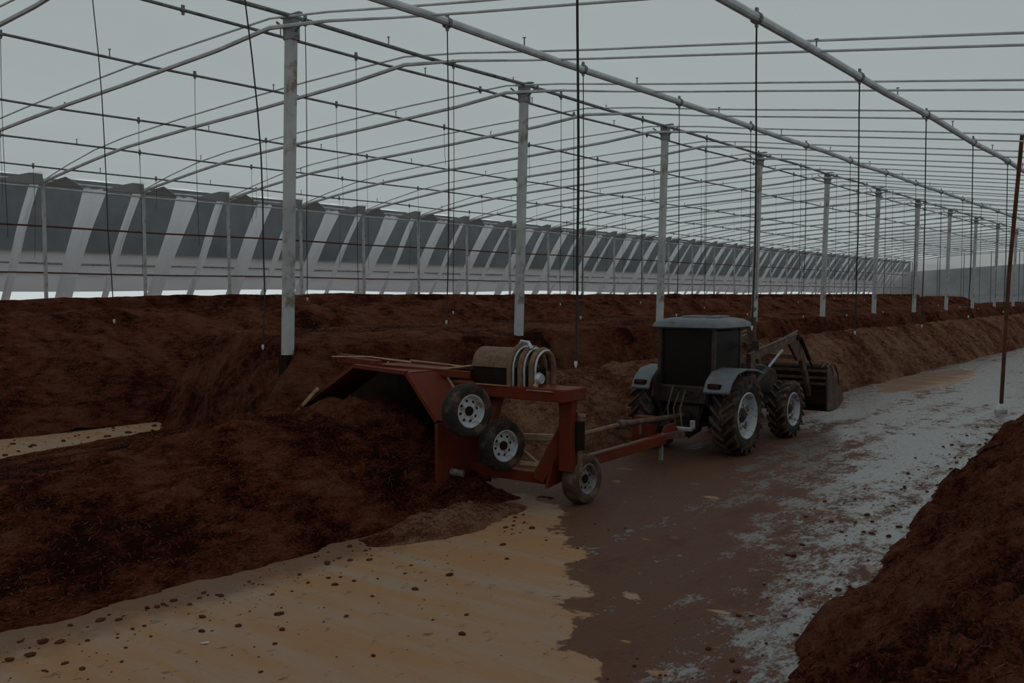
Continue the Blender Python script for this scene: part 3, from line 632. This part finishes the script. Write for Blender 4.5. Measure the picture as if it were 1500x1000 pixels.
# exhaust
ex = MB().tube([(0.22, 1.75, 1.35), (0.22, 1.75, 1.62)], 0.05, 12).tube([(0.22, 1.75, 1.62), (0.22, 1.75, 2.24)], 0.085, 16).build('exhaust', M['loader'], T)
MB().tube([(0.22, 1.75, 2.22), (0.22, 1.75, 2.33), (0.27, 1.80, 2.41)], 0.035, 10).build('exhaust_tip', M['tan'], ex)
MB().beam((0.45, 0.66, 1.75), (0.72, 0.70, 1.80), 0.02, 0.02).box((0.76, 0.70, 1.78), (0.12, 0.03, 0.17)).build('mirror', M['char'], T, 0)
MB().box((0.62, 0.95, 0.62), (0.28, 0.5, 0.05)).beam((0.62, 0.95, 0.62), (0.5, 0.95, 0.85), 0.04, 0.04).build('step', M['rim_d'], T, 0)
# loader
for s in (1, -1):
    x = s * 0.46
    ms = MB().beam((x, 1.30, 0.55), (x, 1.18, 1.62), 0.09, 0.20, (0, 1, 0)).box((x, 1.25, 0.8), (0.05, 0.4, 0.3)).build('loader_mast', M['loader'], T, 0, 0.01)
    arm = MB().beam((x, 1.18, 1.55), (x, 3.30, 1.83), 0.08, 0.15).beam((x, 3.26, 1.86), (x, 4.12, 0.62), 0.08, 0.15).prism([(2.9, 1.72), (3.3, 1.9), (3.55, 1.35), (3.35, 1.35)], 'x', x - 0.03, x + 0.03).build('loader_arm', M['loader'], T, 0, 0.01)
    MB().tube([(x, 1.32, 1.02), (x, 1.95, 1.30)], 0.045, 12).build('lift_cylinder', M['char'], arm)
    MB().tube([(x, 1.95, 1.30), (x, 2.62, 1.60)], 0.024, 10).build('piston_rod', M['chrome'], arm)
    MB().tube([(x + s * 0.07, 3.38, 1.80), (x + s * 0.07, 3.86, 1.35)], 0.04, 12).tube([(x + s * 0.07, 3.86, 1.35), (x + s * 0.07, 4.15, 1.05)], 0.022, 10).build('tilt_cylinder', M['black'], arm)
    MB().tube([(x + s * 0.05, 1.3, 1.66), (x + s * 0.05, 2.4, 1.80), (x + s * 0.05, 3.25, 1.95)], 0.018, 8).build('hose', M['tan'], arm)
    MB().lathe_x([(-0.06, 0.001), (-0.06, 0.06), (0.06, 0.06), (0.06, 0.001)], 12, (x, 3.30, 1.82)).build('pivot', M['black'], arm)
MB().beam((-0.46, 3.5, 1.42), (0.46, 3.5, 1.42), 0.09, 0.09).build('cross_tube', M['loader'], T, 0)
sideP = [(4.10, 0.32), (4.08, 1.14), (4.22, 1.20), (4.50, 0.95), (5.00, 0.62), (5.06, 0.46), (4.70, 0.30)]
shell = [(5.08, 0.44), (4.70, 0.29), (4.28, 0.28), (4.08, 0.44), (4.05, 0.95), (4.12, 1.18), (4.22, 1.22)]
shin = [(u + 0.02, v + 0.02) for u, v in shell]
bk = MB().prism(shell + shin[::-1], 'x', -0.80, 0.80).build('bucket', M['black'], T, 30)
for s in (1, -1): MB().prism(sideP, 'x', s * 0.80, s * 0.825).build('bucket_side', M['loader'], bk, 0)
MB().box((0, 5.06, 0.45), (1.62, 0.10, 0.025)).build('cutting_edge', M['edge'], bk, 0)
for z in (0.86, 0.98, 1.12): MB().beam((-0.8, 4.03, z), (0.8, 4.03, z), 0.03, 0.05).build('bucket_rib', M['loader'], bk, 0)
for s in (1,):
    for dx in (0.0, -0.10):
        MB().tube([(0.80 + dx, 4.12, 1.18), (0.80 + dx, 4.30, 1.27), (0.80 + dx, 4.55, 1.22), (0.80 + dx, 4.75, 1.03), (0.80 + dx, 4.90, 0.60)], 0.018, 8).build('guard_hoop', M['loader'], bk)
# rear linkage
for s in (1, -1):
    MB().beam((s * 0.22, -0.25, 0.42), (s * 0.40, -1.05, 0.40), 0.035, 0.08).build('lower_link', M['black'], T, 0, 0.006)
    MB().tube([(s * 0.30, -0.20, 1.00), (s * 0.36, -0.72, 0.42)], 0.022, 8).build('lift_rod', M['black'], T)
    MB().beam((s * 0.30, 0.1, 1.0), (s * 0.30, -0.25, 1.02), 0.05, 0.07).build('lift_arm', M['black'], T, 0)
MB().beam((0, -0.25, 0.36), (0.12, -0.98, 0.36), 0.09, 0.05).build('hitch_bar', M['black'], T, 0)
MB().lathe_x([(0, 0.001), (0, 0.10), (0.12, 0.12), (0.12, 0.001)], 16).build('power_takeoff_guard', M['char'], T).matrix_local = Matrix.Translation((0, -0.35, 0.62)) @ Matrix.Rotation(-math.pi/2, 4, 'Z')
for k, (x, dz) in enumerate(((0.03, 0.0), (0.15, 0.05), (-0.08, 0.1))):
    MB().tube([(x, -0.3, 0.95 + dz), (x - 0.03, -0.62, 1.03 + dz), (x - 0.02, -0.82, 0.8), (x + 0.06, -0.90, 0.50)], 0.014, 8).build('hydraulic_hose', M['loader'], T)
MB().box((0.30, -1.02, 0.50), (0.30, 0.10, 0.06)).box((0.46, -1.02, 0.58), (0.07, 0.07, 0.14)).build('hitch_pin_plate', M['chrome'], T, 0, 0.012)

# ------------------------------------------------------------------ compost turner
C0 = Vector((-7.8, 9.0, 0)); Q = empty('compost_turner', C0); tag(Q, 'red towed compost turner with arched tunnel straddling the windrow', 'turner')
def W(p): return tuple(Vector(p) - C0)
class WB(MB):
    pass
def wp(poly, dx): return [(a - dx, b) for a, b in poly]
# tunnel: panels round the arch, each a plate running back from the mouth
Y0, Y1 = 8.42, 9.45
arch = [(-7.82, 0.20), (-7.82, 1.06), (-8.34, 1.63), (-9.30, 1.67), (-9.95, 1.30), (-10.55, 0.95), (-10.55, 0.15)]
names = ['side_plate', 'shoulder_plate', 'top_plate', 'shoulder_plate', 'shoulder_plate', 'side_plate']
for i in range(6):
    (xa, za), (xb, zb) = arch[i], arch[i + 1]
    d = Vector((xb - xa, zb - za)).normalized(); nrm = Vector((d.y, -d.x)) * 0.03
    y1 = Y1 if i in (0, 2, 5) else Y0 + 0.62
    P = [W((xa, Y0, za)), W((xb, Y0, zb)), W((xb + nrm.x, Y0, zb + nrm.y)), W((xa + nrm.x, Y0, za + nrm.y))]
    P2 = [(p[0], p[1] + y1 - Y0, p[2]) for p in P]
    pl = MB().add(P + P2, [(0,1,2,3),(7,6,5,4),(0,4,5,1),(1,5,6,2),(2,6,7,3),(3,7,4,0)]).build(names[i], M['red'], Q, 0)
    lip = MB().beam(W((xa + nrm.x, Y0 - 0.02, za + nrm.y)), W((xb + nrm.x, Y0 - 0.02, zb + nrm.y)), 0.05, 0.07, (0, 1, 0)).build('flange', M['red'], pl, 0)
    if i in (1, 2, 3): MB().beam(W((xa + nrm.x * 1.6, y1, za + nrm.y * 1.6)), W((xb + nrm.x * 1.6, y1, zb + nrm.y * 1.6)), 0.02, 0.03, (0, 1, 0)).build('edge_highlight', M['edge'], pl, 0)  # tan strip paints the highlight along the plate edge
MB().box(W((-9.2, Y1 + 0.02, 0.9)), (2.75, 0.03, 1.5)).build('rear_curtain', M['black'], Q, 0)
# rotor with paddles
rt = MB().lathe_x([(-1.3, 0.001), (-1.3, 0.20), (1.3, 0.20), (1.3, 0.001)], 24).build('rotor_drum', M['black'], Q); rt.location = W((-9.2, 9.0, 0.62))
pd = MB().box((0, 0, 0.30), (0.10, 0.03, 0.26)).mesh('paddle', M['black'], 0)
for k in range(18): link('paddle', pd, rt, (-1.2 + k * 0.14, 0, 0), (k * 2.2, 0, 0))
# pale arm on the far side of the mouth
for (a, b, mt) in (((-9.95, 8.30, 1.36), (-10.28, 8.30, 1.10), 'edge'), ((-10.34, 8.30, 1.05), (-10.62, 8.30, 0.80), 'tan')):
    MB().beam(W(a), W(b), 0.035, 0.06).build('lift_arm', M[mt], Q, 0, 0.01)
# upper frame beams
MB().beam(W((-10.35, 9.05, 1.71)), W((-9.05, 8.60, 1.73)), 0.10, 0.09).build('top_beam', M['red'], Q, 0, 0.01)
MB().beam(W((-10.35, 9.05, 1.77)), W((-8.50, 9.45, 1.66)), 0.07, 0.05).build('top_beam', M['red'], Q, 0, 0.01)
MB().beam(W((-9.2, 8.55, 1.69)), W((-7.9, 9.15, 1.60)), 0.05, 0.10).build('top_beam', M['red'], Q, 0, 0.01)
MB().tube([W((-9.15, 8.6, 1.73)), W((-8.35, 8.95, 1.66)), W((-7.95, 9.25, 1.72))], 0.012, 8).build('rod', M['edge'], Q)
MB().tube([W((-10.4, 8.95, 1.75)), W((-9.4, 8.75, 1.80)), W((-8.8, 8.95, 1.74))], 0.012, 8).build('rod', M['edge'], Q)
# deck plate carrying the gearbox, hanging rear frame
MB().box(W((-7.40, 9.38, 1.42)), (2.0, 0.50, 0.16)).build('deck_beam', M['red'], Q, 0, 0.015)
MB().box(W((-7.98, 9.32, 1.02)), (0.62, 0.30, 0.72)).build('upright', M['red'], Q, 0, 0.015)
MB().box(W((-6.55, 9.45, 0.92)), (0.20, 0.14, 0.95)).build('upright', M['red'], Q, 0, 0.015)
MB().box(W((-7.5, 9.12, 1.50)), (0.55, 0.02, 0.012)).build('edge_highlight', M['edge'], Q, 0); MB().box(W((-6.75, 9.12, 1.47)), (0.4, 0.02, 0.012)).build('edge_highlight', M['edge'], Q, 0)  # thin tan strips stand in for light catching the deck edge
# gearbox under a rounded guard with straps
gx0, gx1, gy, gz, gr = -7.92, -7.05, 9.45, 1.72, 0.25
MB().box(W(((gx0 + gx1) / 2, gy, 1.60)), (gx1 - gx0, 0.46, 0.24)).build('gearbox', M['black'], Q, 0, 0.02)
arcp = [(gy + gr * math.cos(a), gz + gr * math.sin(a)) for a in np.linspace(0, math.pi, 13)]
gd = MB().prism([(u - C0.y, v) for u, v in arcp], 'x', gx0 - C0.x, gx1 - C0.x - 0.25).build('guard', M['tan'], Q, 30)
for k, x in enumerate((gx1 - 0.22, gx1 - 0.06, gx1 + 0.10)):
    ar = [W((x, gy + (gr + 0.02 - 0.02 * k) * math.cos(a), gz + (gr + 0.02 - 0.02 * k) * math.sin(a))) for a in np.linspace(0, math.pi, 13)]
    ar = [(ar[0][0], ar[0][1], 1.5)] + ar + [(ar[-1][0], ar[-1][1], 1.5)]
    MB().tube(ar, 0.042, 8).build('strap', M['tan'], gd)
    MB().tube([(p[0] + 0.06, p[1], p[2]) for p in ar[6:]], 0.014, 6).build('chain', M['chrome'], gd)
MB().tube([W((-7.3, 9.4, 1.96)), W((-7.25, 9.4, 2.06)), W((-7.12, 9.38, 2.05)), W((-7.05, 9.36, 1.97))], 0.022, 8).build('lifting_eye', M['chrome'], Q)
MB().lathe_x([(-0.06, 0.001), (-0.06, 0.06), (0.0, 0.085), (0.05, 0.06), (0.05, 0.001)], 14, W((-6.88, 9.28, 1.60))).build('hose_fitting', M['chrome'], Q)
MB().lathe_x([(-0.02, 0.001), (-0.02, 0.03), (0.02, 0.03), (0.02, 0.001)], 10, W((-6.87, 9.2, 1.52))).build('valve_knob', M['edge'], Q)
# wheels: two folded up on the side, one on the ground
road_wheel(Q, W((-7.28, 8.36, 1.26)), -0.20, 0.325, 0.22, M['tyre'], M['rim'])
road_wheel(Q, W((-7.28, 9.02, 0.755)), -0.20, 0.325, 0.22, M['tyre'], M['rim'])
road_wheel(Q, W((-6.52, 9.72, 0.318)), 0.0, 0.318, 0.24, M['tyre_m'], M['rim_d'])
MB().beam(W((-7.52, 8.36, 1.26)), W((-7.52, 9.02, 0.755)), 0.08, 0.14).build('bogie_arm', M['red'], Q, 0, 0.01)
MB().beam(W((-7.60, 9.10, 0.72)), W((-7.60, 9.40, 1.40)), 0.10, 0.12).build('bogie_arm', M['red'], Q, 0, 0.01)
# lower chassis
MB().beam(W((-8.0, 9.0, 0.42)), W((-6.85, 9.50, 0.30)), 0.14, 0.14).build('axle_beam', M['red'], Q, 0, 0.012)
MB().tube([W((-7.78, 8.62, 0.42)), W((-7.62, 8.68, 0.40))], 0.045, 12).build('pin_boss', M['rim_d'], Q)
MB().prism([(9.30 - 9.0, 0.22), (9.95 - 9.0, 0.30), (9.85 - 9.0, 0.95), (9.62 - 9.0, 1.0)], 'x', -6.80 + 7.8, -6.76 + 7.8).build('gusset_plate', M['red'], Q, 0)
MB().beam(W((-6.95, 9.35, 0.30)), W((-6.60, 9.62, 1.15)), 0.10, 0.16).build('strut', M['red'], Q, 0, 0.01)
MB().beam(W((-7.55, 9.55, 0.78)), W((-6.70, 9.80, 0.80)), 0.05, 0.09).build('cross_bar', M['edge'], Q, 0, 0.01)
MB().tube([W((-7.25, 9.35, 0.70)), W((-6.98, 9.42, 0.50)), W((-6.70, 9.62, 0.60))], 0.016, 8).build('brace_rod', M['edge'], Q)
MB().beam(W((-7.2, 9.30, 0.50)), W((-6.9, 9.45, 0.48)), 0.03, 0.05).build('brace_rod', M['edge'], Q, 0)
# parking jack
jk = MB().tube([W((-6.42, 9.52, 0.72)), W((-6.42, 9.52, 1.08))], 0.065, 14).build('jack', M['black'], Q)
MB().tube([W((-6.42, 9.52, 0.40)), W((-6.42, 9.52, 0.74))], 0.035, 10).build('jack_leg', M['tan'], jk)
MB().tube([W((-6.42, 9.52, 1.08)), W((-6.44, 9.50, 1.20)), W((-6.52, 9.44, 1.26))], 0.016, 8).build('jack_crank', M['tan'], jk)
MB().box(W((-6.54, 9.43, 1.29)), (0.05, 0.05, 0.07)).build('crank_knob', M['edge'], jk, 0, 0.01); MB().box(W((-6.38, 9.50, 1.16)), (0.10, 0.03, 0.03)).build('jack_bracket', M['edge'], jk, 0)
# drawbar and drive shaft to the tractor
MB().beam(W((-6.70, 9.6, 0.46)), W((-6.95, 12.6, 0.42)), 0.13, 0.15).build('drawbar', M['red'], Q, 0, 0.012)
MB().beam(W((-6.64, 9.75, 0.545)), W((-6.88, 12.0, 0.505)), 0.05, 0.02).build('drawbar_cap', M['tan'], Q, 0)
MB().beam(W((-6.95, 12.5, 0.46)), W((-6.95, 13.35, 0.42)), 0.10, 0.10).build('hitch_tongue', M['loader'], Q, 0, 0.01)
MB().box(W((-6.95, 12.55, 0.25)), (0.05, 0.05, 0.30)).build('stand_leg', M['rim_d'], Q, 0)
MB().prism([(12.62 - 9, 0.42), (13.2 - 9, 0.44), (13.05 - 9, 0.62), (12.75 - 9, 0.60)], 'x', -7.02 + 7.8, -6.98 + 7.8).build('hitch_plate', M['red'], Q, 0)
sh = MB().tube([W((-6.85, 9.9, 0.78)), W((-7.12, 11.55, 0.74))], 0.035, 12).build('drive_shaft', M['tan'], Q)
MB().tube([W((-7.12, 11.55, 0.74)), W((-7.15, 11.75, 0.735))], 0.065, 12).tube([W((-7.15, 11.75, 0.735)), W((-7.25, 13.9, 0.63))], 0.045, 12).build('shaft_joint', M['loader'], sh)
MB().prism([(-7.62 + 7.8, 0.28), (-7.22 + 7.8, 0.28), (-7.26 + 7.8, 0.72), (-7.56 + 7.8, 0.72)], 'y', 12.75 - 9, 12.95 - 9).build('shield_box', M['red'], Q, 0, 0.015)
MB().box(W((-7.42, 12.73, 0.52)), (0.05, 0.02, 0.18)).build('latch', M['tan'], Q, 0)
MB().beam(W((-7.42, 12.8, 0.40)), W((-6.95, 12.6, 0.42)), 0.08, 0.08).build('cross_bar', M['red'], Q, 0)
